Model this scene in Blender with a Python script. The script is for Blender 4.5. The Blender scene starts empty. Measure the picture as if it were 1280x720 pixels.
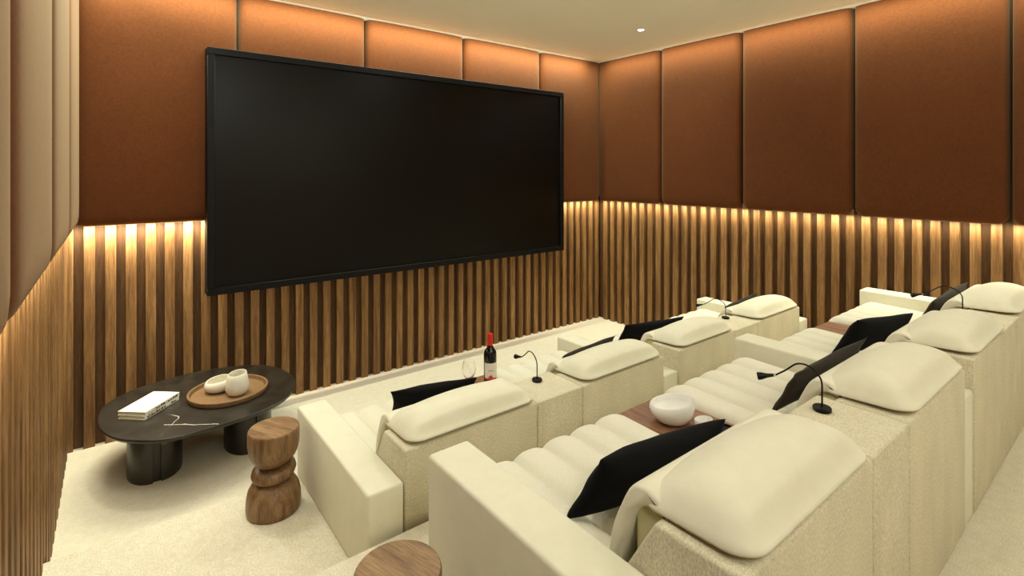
import bpy, bmesh, math, random
from mathutils import Vector, Matrix, noise
random.seed(7)
PI = math.pi
SC = bpy.context.scene
COL = SC.collection

# ------------------------------------------------------------------ camera, world, lights, exposure
cam = bpy.data.cameras.new('camera'); camo = bpy.data.objects.new('camera', cam); COL.objects.link(camo)
TH = math.atan(499/640.)                       # heading, clockwise from +Y
camo.location = (0, 0, 2.0); camo.rotation_euler = (PI/2, 0, -TH)
cam.sensor_width = 36; cam.lens = 18; cam.shift_y = -(360-214.3)/1280.; cam.clip_start = .02
SC.camera = camo
SC.view_settings.view_transform = 'Standard'; SC.view_settings.look = 'None'
SC.view_settings.exposure = 0.16; SC.view_settings.gamma = 1; SC.view_settings.use_curve_mapping = False
w = bpy.data.worlds.new('world'); SC.world = w; w.use_nodes = True
w.node_tree.nodes['Background'].inputs[0].default_value = (.9, .75, .5, 1)
w.node_tree.nodes['Background'].inputs[1].default_value = .02

CEIL = 3.47
WARM = (1.0, .92, .70); MID = (.97, 1.0, .95); COVE = (.93, 1.0, .80)

def strip(name, c, length, width, direction, along, energy, color=WARM, spread=180):
    """LED strip: area lamp at c, facing `direction`, long axis `along`."""
    L = bpy.data.lights.new(name, 'AREA'); L.shape = 'RECTANGLE'; L.size = length; L.size_y = width
    L.energy = energy; L.color = color; L.spread = math.radians(spread)
    o = bpy.data.objects.new(name, L); COL.objects.link(o)
    z = -Vector(direction).normalized(); x = Vector(along).normalized(); y = z.cross(x)
    o.matrix_world = Matrix.Translation(c) @ Matrix((x, y, z)).transposed().to_4x4()
    return o
def spot(name, c, energy, angle=120, color=MID, blend=.6, r=.04, tilt=(0, 0)):
    L = bpy.data.lights.new(name, 'SPOT'); L.energy = energy; L.spot_size = math.radians(angle)
    L.spot_blend = blend; L.shadow_soft_size = r; L.color = color
    o = bpy.data.objects.new(name, L); COL.objects.link(o); o.location = c
    o.rotation_euler = (tilt[0], tilt[1], 0)
    return o
# ceiling cove strips, facing the walls (their backs are to the room)
strip('cove_light_back', (2.42, 4.58, 3.425), 4.98, .02, (0, .42, -1), (1, 0, 0), 76, COVE)
strip('cove_light_right', (5.03, 2.12, 3.425), 4.9, .02, (.42, 0, -1), (0, 1, 0), 44, COVE)
strip('cove_light_left', (-.02, 2.9, 3.42), 3.6, .02, (-.9, 0, -1), (0, 1, 0), 30, COVE)
# strips tucked under the upholstered panels
strip('slat_light_back', (2.5, 4.742, 1.594), 5.3, .012, (0, .25, -1), (1, 0, 0), 34)
strip('slat_light_back_end', (.2, 4.742, 1.594), .8, .012, (0, .25, -1), (1, 0, 0), 12)
strip('slat_light_right', (5.192, 2.2, 1.594), 5.1, .012, (.25, 0, -1), (0, 1, 0), 24)
strip('slat_light_left', (-.192, 3.2, 1.594), 3.2, .012, (-.25, 0, -1), (0, 1, 0), 10)
# recessed downlights
for k, (x, y, e) in enumerate(((4.315, 3.364, 62), (2.4, 3.6, 58), (.35, 3.9, 62), (4.315, 1.2, 22), (2.4, 1.0, 10), (.30, 2.1, 22), (.35, -1.0, 30), (2.4, -1.4, 40), (4.3, -1.4, 40))):
    spot('downlight_lamp', (x, y, CEIL-.025), e, 150, MID, .8, .07)
# unseen fill lights added over the aisle and the rear of the room
for (x, y, z, e) in ((1.0, 1.85, 2.97, 17), (.2, -.9, 2.85, 34), (2.9, -1.3, 2.75, 30)):
    pl = bpy.data.lights.new('globe_lamp', 'POINT'); pl.energy = e; pl.color = MID; pl.shadow_soft_size = .12
    po = bpy.data.objects.new('globe_lamp', pl); COL.objects.link(po); po.location = (x, y, z)

# ------------------------------------------------------------------ node materials
def S(h):
    h = h.lstrip('#'); c = [int(h[i:i+2], 16)/255 for i in (0, 2, 4)]
    return tuple((v/12.92 if v <= .04045 else ((v+.055)/1.055)**2.4) for v in c) + (1,)
class NT:
    def __init__(s, name):
        s.m = bpy.data.materials.new(name); s.m.use_nodes = True; s.t = s.m.node_tree; s.t.nodes.clear()
        s.out = s.n('ShaderNodeOutputMaterial'); s.b = s.n('ShaderNodeBsdfPrincipled'); s.l(s.b, 0, s.out, 0)
    def n(s, t, **kw):
        x = s.t.nodes.new(t)
        for k, v in kw.items(): setattr(x, k, v)
        return x
    def l(s, a, ai, b, bi): s.t.links.new(a.outputs[ai], b.inputs[bi])
    def coords(s, scale=(1, 1, 1), rnd=0, kind='Object'):
        tc = s.n('ShaderNodeTexCoord'); mp = s.n('ShaderNodeMapping'); mp.inputs['Scale'].default_value = scale
        s.l(tc, kind, mp, 'Vector')
        if rnd:
            oi = s.n('ShaderNodeObjectInfo'); mu = s.n('ShaderNodeMath', operation='MULTIPLY'); mu.inputs[1].default_value = rnd
            s.l(oi, 'Random', mu, 0); cx = s.n('ShaderNodeCombineXYZ')
            for i in range(3): s.l(mu, 0, cx, i)
            s.l(cx, 0, mp, 'Location')
        return mp
    def noise(s, mp, scale, detail=4, rough=.5, dist=0):
        t = s.n('ShaderNodeTexNoise'); t.inputs['Scale'].default_value = scale; t.inputs['Detail'].default_value = detail
        t.inputs['Roughness'].default_value = rough; t.inputs['Distortion'].default_value = dist
        s.l(mp, 0, t, 'Vector'); return t
    def ramp(s, src, si, stops):
        r = s.n('ShaderNodeValToRGB'); e = r.color_ramp.elements
        while len(e) < len(stops): e.new(.5)
        for x, (p, c) in zip(e, stops): x.position = p; x.color = c
        s.l(src, si, r, 0); return r
    def bump(s, src, si, strength, dist):
        b = s.n('ShaderNodeBump'); b.inputs['Strength'].default_value = strength; b.inputs['Distance'].default_value = dist
        s.l(src, si, b, 'Height'); s.l(b, 0, s.b, 'Normal'); return b
    def p(s, **kw):
        for k, v in kw.items():
            s.b.inputs[k.replace('_', ' ')].default_value = v
        return s
def plain(name, hexc, rough=.6, **kw):
    t = NT(name); t.p(Base_Color=S(hexc), Roughness=rough, **kw)
    return t.m
def fabric(name, c1, c2, nscale, rough=.9, bump=.3, bd=.002, sheen=.15, stretch=(1, 1, 1), patch=None):
    t = NT(name); mp = t.coords(stretch); a = t.noise(mp, nscale, 3, .7)
    r = t.ramp(a, 0, [(.35, S(c1)), (.65, S(c2))])
    if patch:
        b = t.noise(mp, patch[0], 3, .6); mx = t.n('ShaderNodeMixRGB', blend_type='MULTIPLY'); mx.inputs[0].default_value = 1
        r2 = t.ramp(b, 0, [(.3, (patch[1],)*3 + (1,)), (.7, (1, 1, 1, 1))]); t.l(r, 0, mx, 1); t.l(r2, 0, mx, 2); t.l(mx, 0, t.b, 'Base Color')
    else: t.l(r, 0, t.b, 'Base Color')
    t.p(Roughness=rough, Sheen_Weight=sheen, Specular_IOR_Level=.12); t.bump(a, 0, bump, bd)
    return t.m
def wood(name, cols, axis='Z', rough=.45, rnd=40, s1=22, stretch=.06, bump=.15):
    t = NT(name); k = [1, 1, 1]; k['XYZ'.index(axis)] = stretch
    mp = t.coords(tuple(k), rnd); a = t.noise(mp, s1, 6, .62, .35); f = t.noise(mp, s1*6, 4, .7)
    r = t.ramp(a, 0, [(.28, S(cols[0])), (.5, S(cols[1])), (.72, S(cols[2]))])
    r2 = t.ramp(f, 0, [(.35, (.5, .47, .44, 1)), (.62, (1, 1, 1, 1))])
    mx = t.n('ShaderNodeMixRGB', blend_type='MULTIPLY'); mx.inputs[0].default_value = .8
    t.l(r, 0, mx, 1); t.l(r2, 0, mx, 2)
    oi = t.n('ShaderNodeObjectInfo'); rr = t.ramp(oi, 'Random', [(0, (.82, .8, .78, 1)), (1, (1, 1, 1, 1))])
    m2 = t.n('ShaderNodeMixRGB', blend_type='MULTIPLY'); m2.inputs[0].default_value = 1 if rnd else 0
    t.l(mx, 0, m2, 1); t.l(rr, 0, m2, 2); t.l(m2, 0, t.b, 'Base Color')
    t.p(Roughness=rough, Specular_IOR_Level=.3); t.bump(f, 0, bump, .001)
    return t.m

M = {}
M['slat'] = wood('slat_wood', ('644423', '8f6a40', 'ae8656'), 'Z', .5)
M['backing'] = wood('slat_backing', ('452d15', '573b1e', '664828'), 'Z', .7, 0)  # darker than the slats: shade in the gaps is put into this colour
M['walnut'] = wood('walnut', ('6b4630', '8f6547', 'a87d5c'), 'Y', .42, 0, 26, .08)
M['stool'] = wood('stool_wood', ('664930', '8d6d4c', 'a5865f'), 'Z', .38, 9, 24, .10)
M['stooltop'] = wood('stool_top_wood', ('7a5a3c', 'a8855f', 'bb9a70'), 'Y', .45, 9, 30, .08)
M['panel'] = fabric('rust_velvet', '552d13', '5e3316', 60, .85, .25, .002, .22, (1, 1, 1), (4, .92))
M['panel'].node_tree.nodes['Principled BSDF'].inputs['Sheen Tint'].default_value = (1, .76, .46, 1); M['panel'].node_tree.nodes['Principled BSDF'].inputs['Sheen Roughness'].default_value = .45
M['ceiling'] = fabric('ceiling_paint', 'faf5e4', 'fbf6e8', 8, .9, .02, .001, 0)
M['carpet'] = fabric('carpet', 'd8ccae', 'f4ecd6', 170, .97, .9, .005, .1, (1, 1, 1), (22, .90))
M['plain'] = plain('rear_wall_paint', 'dccba4', .85)
M['cream'] = fabric('cream_upholstery', 'ddd8be', 'e1dcc4', 14, .62, .03, .001, .12)
M['seat'] = fabric('cream_seat_fabric', 'd2ccb4', 'e8e3d0', 420, .9, .45, .0012, .2)
M['linen'] = fabric('linen_weave', 'c2b897', 'e8dfc3', 230, .92, .6, .0015, .1, (1, 1, .45), (6, .86))
M['olive'] = plain('shaded_lining', 'c9c69c', .8)  # olive cream colour of the inner backrest filler
M['black'] = fabric('black_velvet', '060505', '0b0909', 80, .9, .2, .001, .04)
M['char'] = fabric('charcoal_velvet', '29231b', '332b21', 80, .85, .2, .001, .1)
M['blackmetal'] = plain('black_metal', '0b0a0a', .35, Metallic=.6)
M['tv'] = plain('screen_frame', '070606', .5, Specular_IOR_Level=.2)
M['glass'] = plain('screen_glass', '070502', .36, Specular_IOR_Level=.2)
M['chrome'] = plain('chrome', 'd0d0d0', .2, Metallic=1.0)
M['ceramic'] = plain('white_ceramic', 'efece4', .35)
M['matte'] = plain('matte_ivory', 'dcd6c4', .7)
M['tan'] = fabric('tan_leather', '7d6042', '876a4a', 60, .55, .1, .001, 0)
M['paper'] = plain('book_paper', 'cfc4a4', .8)
M['cover'] = plain('book_cover', 'e2dccb', .6)
M['wine'] = plain('wine_glass_dark', '0a0806', .12)
M['red'] = plain('red_foil', 'd42414', .35)
M['redprint'] = plain('red_print', 'cf4030', .6)
M['label'] = plain('label_paper', 'efe8d8', .7)
M['ink'] = plain('ink', '5a4a34', .8)
M['floorblack'] = plain('black_rubber', '101010', .7)
t = NT('clear_glass'); t.p(Base_Color=(1, 1, 1, 1), Roughness=.02, IOR=1.45, Transmission_Weight=1.0); M['clear'] = t.m
t = NT('lamp_emitter'); t.p(Base_Color=(1, 1, 1, 1), Emission_Color=(1, .95, .9, 1), Emission_Strength=25); M['emit'] = t.m
# black marble: dark base with sparse white veins
VK, VC, VX0, VX1 = -.733, -.516, -.255, .02
t = NT('black_marble'); mp = t.coords((1, 1, 1), 5); a = t.noise(mp, .8, 4, .5, .3)
v = t.ramp(a, 0, [(.496, (0, 0, 0, 1)), (.499, (1, 1, 1, 1)), (.501, (1, 1, 1, 1)), (.504, (0, 0, 0, 1))])
g = t.noise(mp, 2.3, 2, .5); gr = t.ramp(g, 0, [(.58, (0, 0, 0, 1)), (.66, (1, 1, 1, 1))])
mm = t.n('ShaderNodeMixRGB', blend_type='MULTIPLY'); mm.inputs[0].default_value = 1; t.l(v, 0, mm, 1); t.l(gr, 0, mm, 2)
d = t.noise(mp, 9, 5, .6); dr = t.ramp(d, 0, [(.3, S('1a1712')), (.8, S('363026'))])
sx = t.n('ShaderNodeSeparateXYZ'); tc = t.n('ShaderNodeTexCoord'); t.l(tc, 'Object', sx, 0)
def mth(op, a, b=None, c=None):
    m = t.n('ShaderNodeMath', operation=op)
    for i, q in enumerate((a, b, c)):
        if q is None: continue
        if isinstance(q, (int, float)): m.inputs[i].default_value = q
        else: t.t.links.new(q, m.inputs[i])
    return m.outputs[0]
wob = mth('MULTIPLY', mth('SUBTRACT', t.noise(mp, 14, 3, .6).outputs[0], .5), .05)
ln = mth('ABSOLUTE', mth('ADD', mth('SUBTRACT', sx.outputs[1], mth('MULTIPLY_ADD', sx.outputs[0], VK, VC)), wob))
msk = mth('MULTIPLY', mth('LESS_THAN', ln, .0035), mth('MULTIPLY', mth('GREATER_THAN', sx.outputs[0], VX0), mth('LESS_THAN', sx.outputs[0], VX1)))
vall = mth('MAXIMUM', mm.outputs[0], msk)
mx = t.n('ShaderNodeMixRGB'); t.t.links.new(vall, mx.inputs[0]); t.l(dr, 0, mx, 1); mx.inputs[2].default_value = S('cfc6b6'); t.l(mx, 0, t.b, 'Base Color')
t.p(Roughness=.34); M['marble'] = t.m

# ------------------------------------------------------------------ mesh helpers
def link(name, bm, mat, parent=None, loc=(0, 0, 0), rot=(0, 0, 0), smooth=True, angle=38, scale=1):
    if scale != 1:
        for v in bm.verts: v.co *= scale
    bmesh.ops.recalc_face_normals(bm, faces=bm.faces)
    if smooth:
        ca = math.radians(angle)
        for f in bm.faces: f.smooth = True
        for e in bm.edges:
            if len(e.link_faces) == 2 and e.link_faces[0].normal.angle(e.link_faces[1].normal, 0) > ca: e.smooth = False
    me = bpy.data.meshes.new(name); bm.to_mesh(me); bm.free(); me.materials.append(mat)
    o = bpy.data.objects.new(name, me); COL.objects.link(o); o.location = loc; o.rotation_euler = rot
    if parent: o.parent = parent
    return o
def same(name, me, parent, loc, rot=(0, 0, 0)):
    o = bpy.data.objects.new(name, me); COL.objects.link(o); o.location = loc; o.rotation_euler = rot; o.parent = parent; return o
def thing(name, label, cat, loc=(0, 0, 0), rz=0, group=None):
    o = bpy.data.objects.new(name, None); COL.objects.link(o); o.location = loc; o.rotation_euler = (0, 0, rz)
    o['label'] = label; o['category'] = cat
    if group: o['group'] = group
    return o
def struct(o, label, cat=None):
    o['kind'] = 'structure'; o['label'] = label; o['category'] = cat or o.name.split('_')[0]; return o
def rbox(x0, x1, y0, y1, z0, z1, r=.01, seg=2, bm=None):
    b = bmesh.new(); bmesh.ops.create_cube(b, size=1)
    for v in b.verts: v.co = Vector(((x0+x1)/2+v.co.x*(x1-x0), (y0+y1)/2+v.co.y*(y1-y0), (z0+z1)/2+v.co.z*(z1-z0)))
    if r > 0: bmesh.ops.bevel(b, geom=list(b.edges)+list(b.verts), offset=r, segments=seg, profile=.5, affect='EDGES')
    if bm is None: return b
    me = bpy.data.meshes.new('tmp'); b.to_mesh(me); b.free(); bm.from_mesh(me); bpy.data.meshes.remove(me); return bm
def lathe(prof, seg=32, bm=None, mod=None, c=(0, 0), sc=1):
    prof = [(p[0]*sc, p[1]*sc) for p in prof]
    bm = bm or bmesh.new(); rings = []
    for (r, z) in prof:
        if r < 1e-6: rings.append([bm.verts.new((c[0], c[1], z))]); continue
        ring = []
        for i in range(seg):
            a = 2*PI*i/seg; x, y, zz = r*math.cos(a), r*math.sin(a), z
            if mod: x, y, zz = mod(x, y, zz, a)
            ring.append(bm.verts.new((x+c[0], y+c[1], zz)))
        rings.append(ring)
    for A, B in zip(rings, rings[1:]):
        n = max(len(A), len(B))
        for i in range(n):
            j = (i+1) % n
            if len(A) == 1: bm.faces.new((A[0], B[i], B[j]))
            elif len(B) == 1: bm.faces.new((A[i], A[j], B[0]))
            else: bm.faces.new((A[i], A[j], B[j], B[i]))
    return bm
def catmull(P, n=6, closed=False):
    out = []; N = len(P); P = [Vector(p) for p in P]
    for i in range(N if closed else N-1):
        g = (lambda k: P[k % N]) if closed else (lambda k: P[min(max(k, 0), N-1)])
        a, b, c, d = g(i-1), g(i), g(i+1), g(i+2)
        for k in range(n):
            t = k/n
            out.append(.5*((2*b)+(c-a)*t+(2*a-5*b+4*c-d)*t*t+(3*b-a-3*c+d)*t**3))
    if not closed: out.append(P[-1])
    return out
def tube(path, r, seg=8, bm=None):
    bm = bm or bmesh.new(); rings = []; up = Vector((0, 1, .01)).normalized()
    for i, p in enumerate(path):
        t = (path[min(i+1, len(path)-1)]-path[max(i-1, 0)]).normalized()
        a = t.cross(up).normalized(); b = t.cross(a).normalized()
        rr = r[i] if isinstance(r, (list, tuple)) else r
        rings.append([bm.verts.new(p+a*rr*math.cos(2*PI*k/seg)+b*rr*math.sin(2*PI*k/seg)) for k in range(seg)])
    for A, B in zip(rings, rings[1:]):
        for k in range(seg): bm.faces.new((A[k], A[(k+1) % seg], B[(k+1) % seg], B[k]))
    bm.faces.new(rings[0]); bm.faces.new(rings[-1][::-1]); return bm
def prism(pts, z0, z1, bm=None):
    bm = bm or bmesh.new(); A = [bm.verts.new((p[0], p[1], z0)) for p in pts]; B = [bm.verts.new((p[0], p[1], z1)) for p in pts]
    bm.faces.new(A[::-1]); bm.faces.new(B); n = len(pts)
    for i in range(n): bm.faces.new((A[i], A[(i+1) % n], B[(i+1) % n], B[i]))
    return bm
def rings_fill(bm, R, caps=True):
    n = len(R[0])
    for A, B in zip(R, R[1:]):
        for i in range(n): bm.faces.new((A[i], A[(i+1) % n], B[(i+1) % n], B[i]))
    if caps: bm.faces.new(R[0][::-1]); bm.faces.new(R[-1])

# ------------------------------------------------------------------ the room
XL, XR, YB, YR = -.25, 5.25, 4.80, -2.6           # faces of the slats
STEP1, STEP2, Z1, Z2 = 3.20, 2.09, .19, .40       # carpeted levels
D = .042                                         # slat depth
PITCH, SW = .1216, .064
XLb, XRb, YBb = XL-D, XR+D, YB+D                  # faces of the backing boards

o = link('floor', rbox(XLb-.1, XRb+.1, STEP1-.02, YBb+.1, -.12, 0, 0), M['carpet'], smooth=False); struct(o, 'lowest cream carpet level in front of the screen', 'floor')
o = link('floor', rbox(XLb-.1, XRb+.1, STEP2-.02, STEP1, -.12, Z1, .008), M['carpet'], smooth=True); struct(o, 'middle cream carpet step under the front sofas', 'floor')
o = link('floor', rbox(XLb-.1, XRb+.1, YR-.1, STEP2, -.12, Z2, .008), M['carpet'], smooth=True); struct(o, 'upper cream carpet platform under the rear sofas', 'floor')
o = link('ceiling', rbox(XLb-.1, XRb+.1, YR-.1, YBb+.1, CEIL, CEIL+.1, 0), M['ceiling'], smooth=False); struct(o, 'plain beige ceiling')
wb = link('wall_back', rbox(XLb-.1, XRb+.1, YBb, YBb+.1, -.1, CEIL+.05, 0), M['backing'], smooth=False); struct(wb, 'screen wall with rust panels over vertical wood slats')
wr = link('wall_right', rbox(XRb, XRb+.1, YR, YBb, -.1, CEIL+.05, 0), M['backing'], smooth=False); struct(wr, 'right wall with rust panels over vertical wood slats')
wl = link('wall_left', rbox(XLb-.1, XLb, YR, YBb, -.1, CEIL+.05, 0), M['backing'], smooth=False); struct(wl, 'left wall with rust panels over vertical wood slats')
wf = link('wall_front', rbox(XLb-.1, XRb+.1, YR-.1, YR, -.1, CEIL+.05, 0), M['plain'], smooth=False); struct(wf, 'plain tan wall behind the rear row')

def slat_mesh(zb):
    c = .0025; h = 1.66                               # chamfered front arrises; local +y points into the room
    return prism([(-SW/2, 0), (-SW/2, D-c), (-SW/2+c, D), (SW/2-c, D), (SW/2, D-c), (SW/2, 0)], zb, h)
sm = {}
for zb in (0, Z1, Z2):
    bmh = slat_mesh(zb); me = bpy.data.meshes.new('slat'); bmesh.ops.recalc_face_normals(bmh, faces=bmh.faces); bmh.to_mesh(me); bmh.free(); me.materials.append(M['slat']); sm[zb] = me
def lvl(y): return 0 if y > STEP1+SW/2 else (Z1 if y > STEP2+SW/2 else Z2)
x = -.166+SW/2-PITCH
while x < XR: same('slat', sm[0], wb, (x, YBb, 0), (0, 0, PI)); x += PITCH
y = 1.194-SW/2 + 30*PITCH
while y > YB-.03: y -= PITCH
while y > -.6:
    same('slat', sm[lvl(y)], wr, (XRb, y, 0), (0, 0, PI/2)); same('slat', sm[lvl(y)], wl, (XLb, y, 0), (0, 0, -PI/2)); y -= PITCH

def panel_bm(wd, zb, zt, dep, thick0):
    """Upholstered pad: local x across, +y out of the wall, soft rolled edges, rounded lower corners."""
    bm = bmesh.new(); R = []
    ins = [(0, 0), (0, .30), (.004, .52), (.012, .70), (.026, .85), (.048, .95), (.08, 1), (.14, 1.03), (.24, 1.055), (.36, 1.06)]
    for (i, d) in ins:
        x1 = wd/2-i; z0 = zb+i; z1 = zt-min(i, .004); r = max(.075-i*.3, .02)
        pts = []
        for (cx, cz, a0) in ((x1-r, z0+r, -PI/2), (x1-.004, z1-.004, 0), (-x1+.004, z1-.004, PI/2), (-x1+r, z0+r, PI)):
            rr = r if cz < (zb+zt)/2 else .004
            for k in range(6): a = a0+PI/2*k/5; pts.append((cx+rr*math.cos(a), cz+rr*math.sin(a)))
            if cz < (zb+zt)/2 and cx > 0:
                for q in (.15, .4, .65, .88): pts.append((x1, z0+(z1-z0)*q))
            if cz > (zb+zt)/2 and cx < 0:
                for q in (.12, .35, .6, .85): pts.append((-x1, z1-(z1-z0)*q))
        R.append([bm.verts.new((p[0], thick0+d*(dep-thick0), p[1])) for p in pts])
    rings_fill(bm, R); return bm
def panel(parent, wd, c, rz):
    return link('wall_panel', panel_bm(wd-.020, 1.60, CEIL-.001, .105, 0.0), M['panel'], parent, c, (0, 0, rz), True, 60)
bb = [-.235, .827, 1.929, 3.047, 4.16, 5.235]
for a, b in zip(bb, bb[1:]): panel(wb, b-a, ((a+b)/2, YBb, 0), PI)
rb = [4.785, 3.775, 2.767, 1.737, .72, -.30, -1.32]
for a, b in zip(rb, rb[1:]):
    panel(wr, a-b, (XRb, (a+b)/2, 0), PI/2); panel(wl, a-b, (XLb, (a+b)/2, 0), -PI/2)

# ------------------------------------------------------------------ downlight
dl = thing('downlight', 'small round white recessed downlight in the beige ceiling', 'downlight', (4.315, 3.364, CEIL))
link('trim_ring', lathe([(.030, -.001), (.030, -.006), (.044, -.006), (.046, 0), (.030, 0)], 28), M['ceramic'], dl)
link('bulb', lathe([(0, -.007), (.024, -.007), (.030, -.003), (.030, 0), (0, 0)], 24), M['emit'], dl)

# ------------------------------------------------------------------ screen
tv = thing('television', 'huge black framed projection screen hung on the back wall', 'television', (2.495, 4.70, 1.025))
TW, THh = 3.83, 1.95
bm = bmesh.new(); fw = .055
for (x0, x1, z0, z1) in ((-TW/2, TW/2, 0, fw), (-TW/2, TW/2, THh-fw, THh), (-TW/2, -TW/2+fw, fw, THh-fw), (TW/2-fw, TW/2, fw, THh-fw)):
    rbox(x0, x1, -.092, .04, z0, z1, .003, 1, bm)
link('frame', bm, M['tv'], tv)
link('screen', rbox(-TW/2+fw-.002, TW/2-fw+.002, -.068, -.04, fw-.002, THh-fw+.002, 0), M['glass'], tv, smooth=False)
link('mounting_plate', rbox(-.6, .6, -.04, .048, .5, 1.4, .004, 1), M['tv'], tv)

# ------------------------------------------------------------------ sofas
def seat_bm(x0, x1, yb, yf, zt, nch, h=.036):
    """Channel-tufted seat, domes across x, rolled over at the front (far) edge."""
    bm = bmesh.new(); path = []; rr = .075
    for k in range(9): path.append(((yb+(yf-rr-yb)*k/8), zt-.02*(1-k/8), 0., 1.))
    for k in range(1, 8):
        a = PI/2*k/7; path.append((yf-rr+rr*math.sin(a), zt-rr+rr*math.cos(a), math.sin(a), math.cos(a)))
    path.append((yf, zt-.17, 1., 0.))
    n = 8; cols = []
    for i in range(nch*n+1):
        x = x0+(x1-x0)*i/(nch*n); s = (i % n)/n*2-1
        if i % n == 0: s = -1
        dome = h*(max(0, 1-abs(s)**2.2))**.55
        cols.append([bm.verts.new((x, p[0]+p[2]*dome, p[1]+p[3]*dome)) for p in path])
    for A, B in zip(cols, cols[1:]):
        for k in range(len(path)-1): bm.faces.new((A[k], B[k], B[k+1], A[k+1]))
    base = [[bm.verts.new((c[0].co.x, yb, zt-.17)), bm.verts.new((c[0].co.x, yf-.02, zt-.18))] for c in (cols[0], cols[-1])]
    for c, b in ((cols[0], base[0]), (cols[-1], base[1])): bm.faces.new(c+[b[1], b[0]])
    bm.faces.new([c[0] for c in cols]+[base[1][0], base[0][0]])
    return bm
def backrest_bm(x0, x1, Y, Z):
    P = [(.215, .000), (.240, .030), (.285, .048), (.338, .030), (.378, -.045), (.405, -.12), (.425, -.235)]
    Q = [(.235, -.004), (.280, .000), (.315, -.025), (.342, -.085), (.362, -.15), (.38, -.235)]
    out = catmull([(0, Y+a, Z+b) for a, b in P], 4); inn = catmull([(0, Y+a, Z+b) for a, b in Q], 4)
    loop = out+inn[::-1]; bm = bmesh.new(); R = []; wdt = x1-x0
    for f, ins in ((0, .010), (.004/wdt, .004), (.012/wdt, .001), (.03/wdt, 0), (.5, 0), (1-.03/wdt, 0), (1-.012/wdt, .001), (1-.004/wdt, .004), (1, .010)):
        c = sum(loop, Vector())/len(loop); ring = []
        n = len(loop)
        for i, p in enumerate(loop):
            t = (loop[(i+1) % n]-loop[i-1]).normalized(); nv = Vector((0, t.z, -t.y))
            q = p+nv*ins*(1 if (p+nv*.001-c).length < 99 else 1); ring.append(bm.verts.new((x0+f*wdt, q.y, q.z)))
        R.append(ring)
    rings_fill(bm, R); return bm
def headrest_bm(x0, x1, Y, Z, puff=1.0):
    """Upholstered slab pillow: rounded-rectangle plan, steep near flank, gently domed top, thin rolled rim."""
    bm = bmesh.new(); W = (x1-x0)/2; cx = (x0+x1)/2; L = .328; y0 = Y-.004
    def outline(ins, r0=.075):
        pts = []; r = min(max(r0-ins*.55, .012), L/2-ins-.0005); hx, ya, yb_ = W-ins, ins, L-ins
        for (qx, qy, a0) in ((hx-r, yb_-r, 0), (-hx+r, yb_-r, PI/2), (-hx+r, ya+r, PI), (hx-r, ya+r, 1.5*PI)):
            for k in range(7): a = a0+PI/2*k/6; pts.append((qx+r*math.cos(a), qy+r*math.sin(a)))
            if a0 in (0, PI):
                sg = -1 if a0 == 0 else 1; yy = yb_ if a0 == 0 else ya
                for q in range(1, 10): pts.append((sg*(-(hx-r)+2*(hx-r)*q/10), yy))
            else:
                sg = -1 if a0 < PI else 1
                for q in range(1, 6): t_ = ya+r+(yb_-ya-2*r)*(q/6 if sg > 0 else 1-q/6); pts.append((sg*hx, t_))
        return pts
    def top(x, y, d):
        s = x/W; t = min(max(y/L, 0), 1)
        seam = .019+.004*t-.018*t*s*s+.010*(1-s*s)*math.sin(PI*t)
        flank = 1-(1-min(1, t/.16))**1.35
        dome = (.044*flank+.020*math.sin(PI*min(1, .15+t*.8)))*(1-.55*max(0, (t-.5)/.5)**1.6)
        e = min(1, d/.13); e = 1-(1-e)**2.2
        near = min(1, d/.05); near = (near*(2-near))**.5
        return seam, seam+.008+(dome*(.22+.78*e) + .014*(1-s*s)*flank)*near*puff
    R = []
    def ring(ins, mode):
        rr = []
        for (x, y) in outline(ins):
            sm_, tp = top(x, y, ins)
            z = {'u': sm_-.004*min(1, ins/.05), 's': sm_+.001, 'r': sm_+.007}.get(mode, tp)
            rr.append(bm.verts.new((cx+x, y0+y, Z+z)))
        R.append(rr)
    for ins in (.14, .08, .03, .006): ring(ins, 'u')
    ring(0, 's'); ring(.0008, 'r')
    for ins in (.006, .014, .022, .030, .038, .046, .054, .064, .078, .095, .115, .135, .153, L/2-.0005): ring(ins, 't')
    rings_fill(bm, R, False); bm.faces.new(R[0][::-1]); bmesh.ops.remove_doubles(bm, verts=R[-1], dist=.004); return bm
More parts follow.
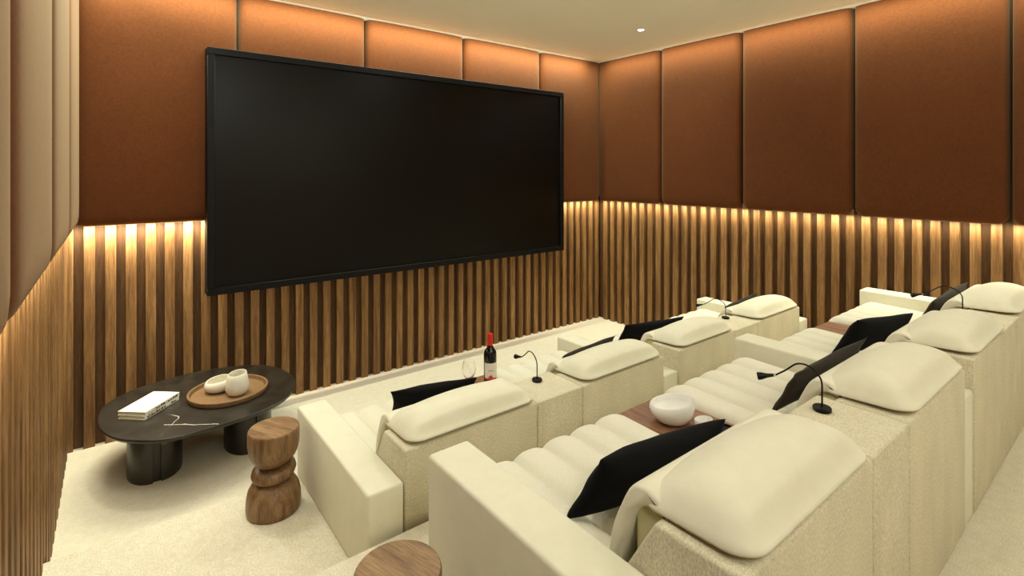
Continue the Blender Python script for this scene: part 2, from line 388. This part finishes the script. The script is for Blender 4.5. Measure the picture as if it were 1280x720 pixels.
def sofa(label, base, Yb, Zt, xs, arms, group, yfar):
    """xs = (A0, A1=console start, B0=console end, B1); arms = list of (x0, x1). Yb back plane, Zt block top."""
    x0 = min([xs[0]]+[a[0] for a in arms]); r = thing('recliner_sofa', label, 'sofa', (x0, Yb, base), 0, group)
    def L(name, bm, mat, **k):
        for v in bm.verts: v.co -= Vector((x0, Yb, base))
        return link(name, bm, mat, r, **k)
    za = Zt-.1375
    for a in arms: L('armrest', rbox(a[0], a[1], Yb+.004, yfar, base, za, .013, 3), M['cream'], angle=60)
    for (a, b) in ((xs[0], xs[1]), (xs[2], xs[3])):
        bb_ = bmesh.new(); prof = [(Yb, base), (Yb, Zt), (Yb+.235, Zt), (Yb+.335, Zt-.175), (Yb+.335, base)]
        R_ = [[bb_.verts.new((x, p[0], p[1])) for p in prof] for x in (a+.002, b-.003)]; rings_fill(bb_, R_)
        bmesh.ops.bevel(bb_, geom=list(bb_.edges)+list(bb_.verts), offset=.010, segments=2, profile=.5, affect='EDGES')
        L('back_block', bb_, M['linen'], angle=60)
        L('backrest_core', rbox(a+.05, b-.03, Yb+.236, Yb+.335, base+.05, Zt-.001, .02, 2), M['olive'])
        L('backrest', backrest_bm(a+.034, b-.012, Yb, Zt), M['cream'], angle=60)
        L('seat_base', rbox(a+.004, b-.004, Yb+.34, yfar-.09, base, Zt-.36, .01, 1), M['cream'])
        L('seat_cushion', seat_bm(a+.005, b-.005, Yb+.345, yfar-.055, Zt-.247, 5), M['seat'], angle=70)
        L('headrest', headrest_bm(a+.028, b-.010, Yb, Zt), M['cream'], angle=180)
    L('console_block', rbox(xs[1], xs[2], Yb+.001, Yb+.30, base, Zt-.001, .008, 2), M['linen'], angle=60)
    L('console_body', rbox(xs[1]+.004, xs[2]-.004, Yb+.301, yfar-.06, base, Zt-.275, .005, 1), M['cream'])
    L('table_top', rbox(xs[1]+.002, xs[2]-.002, Yb+.302, yfar-.055, Zt-.274, Zt-.254, .002, 1), M['walnut'])
    return r
R1 = dict(base=Z1, Yb=2.12, Zt=.735, yfar=3.20); R2 = dict(base=Z2, Yb=.5565, Zt=1.12, yfar=1.64)
sofa('cream double recliner in the front row nearest the coffee table', xs=(1.040, 1.835, 2.182, 2.974), arms=[(.867, 1.038), (2.977, 3.142)], group=None, **R1)
sofa('cream double recliner in the front row beside the right wall', xs=(3.147, 3.90, 4.275, 5.068), arms=[(5.072, 5.245)], group=None, **R1)
sofa('large cream double recliner in the rear row closest to the viewer', xs=(1.066, 1.844, 2.196, 2.997), arms=[(.893, 1.064), (3.0, 3.164)], group=None, **R2)
sofa('cream double recliner in the rear row beside the right wall', xs=(3.168, 3.92, 4.275, 5.068), arms=[(5.072, 5.245)], group=None, **R2)

# ------------------------------------------------------------------ throw cushions
def pillow_bm(a, b, th, seed=0):
    bm = bmesh.new(); N = 18; V = {}
    for side in (1, -1):
        for i in range(N+1):
            for j in range(N+1):
                s = math.sin((-1+2*i/N)*PI/2); t = math.sin((-1+2*j/N)*PI/2)
                edge = i in (0, N) or j in (0, N)
                if side < 0 and edge: V[(side, i, j)] = V[(1, i, j)]; continue
                x = a*s*(1-.07*(1-t*t)); z = b*t*(1-.10*(1-s*s))
                h = th*((1-s*s)*(1-t*t))**.42*side if not edge else 0
                wv = noise.noise(Vector((s*1.7+seed, t*1.7, side*3)))*.012*(0 if edge else 1)
                V[(side, i, j)] = bm.verts.new((x, h+wv, z))
        for i in range(N):
            for j in range(N): bm.faces.new((V[(side, i, j)], V[(side, i+1, j)], V[(side, i+1, j+1)], V[(side, i, j+1)]))
    return bm
def cushion(label, mat, TL, TR, BL, th, seed, group=None):
    """Cushion spanned by its top-left, top-right and bottom-left corners."""
    TL, TR, BL = Vector(TL), Vector(TR), Vector(BL); A, B = (TR-TL)/2, (TL-BL)/2; a, b = A.length, B.length
    n = B.cross(A).normalized(); c = (TR+BL)/2; bm = pillow_bm(1, 1, th, seed)
    for v in bm.verts: v.co = A*v.co.x+B*v.co.z+n*v.co.y
    o = link('throw_cushion', bm, mat, None, c, angle=80)
    o['label'] = label; o['category'] = 'cushion'
    if group: o['group'] = group
    return o
cushion('black lumbar cushion on the nearest rear seat with its tip beside the white bowls', M['black'], (1.216, 1.106, 1.088), (1.75, .985, 1.105), (1.13, 1.17, .905), .070, 1)
cushion('charcoal cushion behind the reading lamp in the middle of the rear row', M['char'], (2.37, 1.01, 1.105), (2.985, .93, 1.170), (2.33, 1.09, .92), .038, 2)
cushion('black cushion in the middle of the rear row, left of the wood table strip', M['black'], (3.40, 1.11, 1.14), (3.93, .98, 1.12), (3.28, 1.20, .94), .06, 3)
cushion('charcoal cushion on the far rear seat by the slatted wall', M['char'], (4.46, .995, 1.105), (5.05, .92, 1.175), (4.44, 1.075, .93), .038, 4)
cushion('black cushion in the front row just left of the wine glass', M['black'], (1.28, 2.80, .712), (1.77, 2.62, .732), (1.31, 2.87, .535), .055, 5)
cushion('charcoal cushion peeking over the second front row headrest', M['char'], (2.50, 2.62, .70), (2.94, 2.52, .785), (2.48, 2.70, .54), .045, 6)
cushion('black cushion on the third front row seat before the wood slats', M['black'], (3.34, 2.76, .73), (3.90, 2.58, .745), (3.28, 2.84, .535), .055, 7)
cushion('charcoal cushion peeking over the farthest front row headrest', M['char'], (4.60, 2.60, .71), (5.04, 2.50, .80), (4.58, 2.68, .54), .045, 8)

# ------------------------------------------------------------------ gooseneck reading lamps
def lamp(label, base, d, h=.16):
    r = thing('reading_lamp', label, 'lamp', base)
    link('base', lathe([(0, 0), (.029, 0), (.031, .003), (.031, .013), (.028, .016), (.006, .017), (0, .017)], 28), M['blackmetal'], r)
    dx, dy = d
    P = catmull([(0, 0, .015), (0, 0, h*.35), (.02*dx, .02*dy, h*.72), (.20*dx, .20*dy, h*.97), (.42*dx, .42*dy, h*1.01), (.62*dx, .62*dy, h*.83), (.80*dx, .80*dy, h*.68)], 7)
    link('gooseneck', tube(P, .0033, 8), M['blackmetal'], r)
    u = Vector((dx, dy, 0)).normalized()+Vector((0, 0, -.22)); u.normalize(); p = P[-1]
    link('collar', tube([p, p+u*.008], .0045, 8), M['chrome'], r)
    link('lamp_head', tube([p+u*.007, p+u*.03, p+u*.05, p+u*.062, p+u*.065], [.0055, .008, .0135, .0145, .012], 12), M['blackmetal'], r)
lamp('black gooseneck reading lamp between the first two front headrests, beside the bottle', (2.02, 2.345, .734), (-.01, .17))
lamp('black gooseneck reading lamp on the front row console by the right wall', (4.16, 2.345, .734), (-.13, .18))
lamp('black gooseneck reading lamp on the rear console closest to the viewer', (2.06, .785, 1.119), (-.095, .165))
lamp('black gooseneck reading lamp on the far rear console by the right wall', (4.15, .785, 1.119), (-.15, .21))

# ------------------------------------------------------------------ marble coffee table and what stands on it
TZ = .40
tb = thing('coffee_table', 'oblong black marble coffee table with white veins on two pillar legs', 'table', (.51, 4.23, 0))
P = [(-.078, 4.27), (-.045, 4.48), (.087, 4.65), (.30, 4.745), (.551, 4.775), (.82, 4.715), (1.03, 4.545), (1.105, 4.29), (1.09, 4.05), (.985, 3.86), (.83, 3.745), (.65, 3.70), (.43, 3.675), (.222, 3.70), (.034, 3.855), (-.055, 4.05)]
pts = catmull([(p[0]-.51, p[1]-4.23, 0) for p in P], 5, True)
bm = bmesh.new(); R = []
for z, s in ((TZ-.032, .965), (TZ-.024, .985), (TZ-.010, 1.0), (TZ-.003, .998), (TZ, .992)):
    R.append([bm.verts.new((p.x*s, p.y*s, z)) for p in pts])
rings_fill(bm, R); link('table_top', bm, M['marble'], tb)
def pill(cx, cy, a, b, n=2.3, seg=44): return [(cx+a*math.copysign(abs(math.cos(2*PI*k/seg))**(2/n), math.cos(2*PI*k/seg)), cy+b*math.copysign(abs(math.sin(2*PI*k/seg))**(2/n), math.sin(2*PI*k/seg))) for k in range(seg)]
def crescent(cx, cy, a, b, side, gap=.022):
    """Half of a split pillar: the outline of the pillar on one side of the slot."""
    out = []
    for k in range(25):
        t = -PI/2+PI*k/24; out.append((cx+side*(gap+(a-gap)*math.cos(t)), cy+b*math.sin(t)))
    return out if side > 0 else out[::-1]
for cx in (.225, .79):
    bm = bmesh.new()
    for sd in (1, -1): prism(crescent(cx-.51, 4.20-4.23, .155, .20, sd), 0, TZ-.03, bm)
    prism(pill(cx-.51, -.03, .125, .186), 0.0, .26, bm)
    link('leg', bm, M['marble'], tb, angle=30)

def book(label, c, rz, w_, l_, h_, z, spine_marks, group=None):
    r = thing('book', label, 'book', (c[0], c[1], z), rz)
    link('pages', rbox(-w_/2+.003, w_/2-.004, -l_/2+.003, l_/2-.003, .003, h_-.003, 0), M['paper'], r, smooth=False)
    bm = bmesh.new()
    rbox(-w_/2, w_/2, -l_/2, l_/2, 0, .003, 0, 1, bm); rbox(-w_/2, w_/2, -l_/2, l_/2, h_-.003, h_, 0, 1, bm); rbox(w_/2-.004, w_/2, -l_/2, l_/2, .003, h_-.003, 0, 1, bm)
    link('cover', bm, M['cover'], r, smooth=False)
    bm = bmesh.new(); random.seed(spine_marks)
    y = -l_/2+.02+(.07 if spine_marks == 3 else 0)
    while y < l_/2-.03:
        wd = random.uniform(.008, .022)
        if random.random() < .85: rbox(w_/2, w_/2+.0006, y, y+wd, h_*.18, h_*random.uniform(.55, .85), 0, 1, bm)
        y += wd+random.uniform(.003, .008)
    rbox(w_/2, w_/2+.0005, -l_/2+.02, l_/2-.02, h_*.15, h_*.24, 0, 1, bm)
    link('spine_print', bm, M['ink'], r, smooth=False)
    return r
book('lower of two cream books on the marble table, with dark spine print', (.197, 4.222), -.75, .185, .30, .024, TZ, 4)
b2 = book('upper white book of the pair stacked on the marble table', (.197, 4.225), -.73, .19, .305, .025, TZ+.0245, 3)
bm = bmesh.new()
for k in range(5): rbox(-.018+k*.008, -.013+k*.008, -.003, .003, .0250, .0254, 0, 1, bm)
link('title_print', bm, plain('grey_print', 'c9c2b4', .7), b2, smooth=False)

TC = (.660, 4.175)
tr = thing('tray', 'round tan leather tray with raised rim on the marble table', 'tray', (TC[0], TC[1], TZ))
link('tray_base', lathe([(0, 0), (.240, 0), (.243, .004), (.236, .011), (0, .011)], 56), M['tan'], tr)
link('rim', lathe([(.236, .003), (.250, .002), (.256, .012), (.257, .034), (.250, .038), (.243, .034), (.239, .012), (.236, .003)], 56), M['tan'], tr)
def shear(kx, ky, z0, z1):
    return lambda x, y, z, a: (x, y, z+(kx*x+ky*y)*max(0, (z-z0)/(z1-z0)))
def cup(name, label, cat, c, z, prof, mat, mod=None, seg=36):
    o = link(name, lathe(prof, seg, None, mod), mat, None, (c[0], c[1], z), angle=60); o['label'] = label; o['category'] = cat; return o
cup('bowl', 'low ivory ceramic bowl at the left of the tan tray', 'bowl', (.605, 4.235), TZ+.0112,
    [(0, 0), (.050, 0), (.078, .014), (.092, .038), (.090, .062), (.080, .082), (.076, .084), (.073, .081), (.083, .060), (.084, .040), (.070, .020), (.045, .008), (0, .006)], M['matte'], shear(.12, .0, .03, .084))
cup('vase', 'tall ivory ceramic cup standing on the tan tray', 'vase', (.700, 4.085), TZ+.0112,
    [(0, 0), (.040, 0), (.062, .012), (.075, .040), (.076, .070), (.068, .115), (.060, .150), (.056, .153), (.053, .149), (.061, .115), (.069, .070), (.066, .040), (.050, .018), (0, .012)], M['matte'], shear(.10, .06, .10, .15))

# ------------------------------------------------------------------ carved stools
def stool(label, c, z, rz):
    r = thing('carved_stool', label, 'stool', (c[0], c[1], z), rz)
    def tilt(k, zc): return lambda x, y, zz, a: (x, y, zz+k*x)
    def notch(a0, amt, zlo, zhi):
        def f(x, y, zz, a):
            d = math.cos(a-a0); s = 1-amt*max(0, d-.45)/.55*max(0, 1-abs((zz-(zlo+zhi)/2)/((zhi-zlo)/2)))
            return (x*s, y*s, zz)
        return f
    link('base_block', lathe([(0, 0), (.118, 0), (.124, .006), (.127, .030), (.125, .075), (.117, .112), (.100, .140), (.074, .156), (.040, .162), (0, .162)], 48, None, notch(-1.9, .14, .09, .20)), M['stool'], r, angle=60, scale=1.075)
    link('middle_ring', lathe([(0, .160), (.050, .160), (.080, .164), (.098, .176), (.104, .192), (.099, .210), (.082, .222), (.050, .226), (0, .226)], 48, None, tilt(.10, .19)), M['stool'], r, angle=60, scale=1.075)
    link('top_block', lathe([(0, .222), (.050, .224), (.078, .236), (.100, .262), (.113, .295), (.119, .335), (.119, .395), (.117, .402), (.115, .404)], 48, None, notch(-1.9, .14, .20, .30)), M['stool'], r, angle=60, scale=1.075)
    link('seat_face', lathe([(.1152, .4035), (.1145, .4052), (0, .4052)], 48), M['stooltop'], r, angle=60, scale=1.075)
stool('carved walnut hourglass stool standing beside the front sofa arm', (.682, 2.955), Z1, .5)
stool('round walnut stool cut off by the bottom edge of the picture', (.657, 1.385), Z2, .3)

# ------------------------------------------------------------------ things on the sofa tables
T1 = .735-.254+.0002; T2 = 1.12-.254+.0002
bt = thing('wine_bottle', 'dark wine bottle with red foil neck on the front console', 'bottle', (2.115, 2.965, T1))
k = 1.14
def PR(p): return [(a*k, b*k) for a, b in p]
link('glass_body', lathe(PR([(0, 0), (.036, 0), (.040, .004), (.040, .195), (.037, .212), (.022, .235), (.0155, .252), (.0150, .315), (0, .315)]), 36), M['wine'], bt, angle=60)
link('foil', lathe(PR([(.0156, .246), (.0162, .246), (.0160, .318), (.0148, .3215), (0, .3215)]), 28), M['red'], bt, angle=50)
def wrap(r, z0, z1, a0, a1, n=28):
    bm = bmesh.new(); A = []
    for i in range(n+1):
        a = a0+(a1-a0)*i/n; A.append([bm.verts.new((rr*math.cos(a), rr*math.sin(a), z)) for rr, z in ((r, z0), (r+.0006, z0), (r+.0006, z1), (r, z1))])
    rings_fill(bm, A); return bm
fa = math.atan2(-2.965, -2.115)          # azimuth of the label, turned to the seats
lb = link('label', wrap(.0456, .055, .170, fa-.95, fa+1.25), M['label'], bt, angle=50)
link('label_band', wrap(.0463, .055, .066, fa-.95, fa+1.25), M['redprint'], lb, angle=50)
bm = bmesh.new()
for (a, z, rr) in ((-.1, .073, .012), (.15, .075, .014), (.35, .071, .010), (.0, .082, .007), (.22, .086, .006)):
    me_ = wrap(.0463, z-rr*.5, z+rr*.5, fa+a-rr*11, fa+a+rr*11, 6); mt = bpy.data.meshes.new('t'); me_.to_mesh(mt); me_.free(); bm.from_mesh(mt); bpy.data.meshes.remove(mt)
link('label_emblem', bm, M['redprint'], lb, angle=50)
bm = bmesh.new()
for i in range(7):
    me_ = wrap(.0463, .117, .121, fa-.28+i*.11, fa-.28+i*.11+.07, 3); mt = bpy.data.meshes.new('t'); me_.to_mesh(mt); me_.free(); bm.from_mesh(mt); bpy.data.meshes.remove(mt)
link('label_print', bm, M['ink'], lb, angle=50)

wg = thing('wine_glass', 'empty clear wine glass on the front console beside the bottle', 'glass', (1.945, 2.98, T1))
link('foot', lathe([(0, 0), (.036, 0), (.036, .0015), (.008, .004), (0, .0045)], 32), M['clear'], wg, angle=60)
link('stem', lathe([(0, .0046), (.004, .0046), (.0032, .05), (.004, .085), (0, .085)], 14), M['clear'], wg, angle=60)
link('bowl', lathe(sc=.96, prof=[(0, .0855), (.012, .087), (.034, .104), (.048, .135), (.050, .160), (.044, .195), (.0385, .215), (.0375, .215), (.0430, .195), (.0488, .160), (.0468, .136), (.033, .106), (.011, .089), (0, .0875)], seg=36), M['clear'], wg, angle=60)

cup('bowl', 'larger of the two white glossy bowls on the rear console', 'bowl', (2.0, 1.385), T2,
    [(0, 0), (.042, 0), (.070, .014), (.092, .042), (.100, .068), (.098, .088), (.094, .093), (.090, .089), (.091, .066), (.083, .048), (.060, .022), (0, .012)], M['ceramic'], shear(.10, -.22, .03, .11), 48)
cup('bowl', 'smaller white glossy bowl in front of the larger one', 'bowl', (2.03, 1.247), T2,
    [(0, 0), (.018, 0), (.030, .010), (.037, .030), (.038, .052), (.036, .056), (.034, .052), (.033, .032), (.025, .014), (0, .008)], M['ceramic'], shear(.05, -.15, .02, .054))
co = cup('coaster', 'round black coaster half hidden behind the cushion tip', 'coaster', (2.095, 1.185), T2,
    [(0, 0), (.044, 0), (.046, .003), (.046, .018), (.042, .020), (.039, .012), (0, .011)], M['blackmetal'])
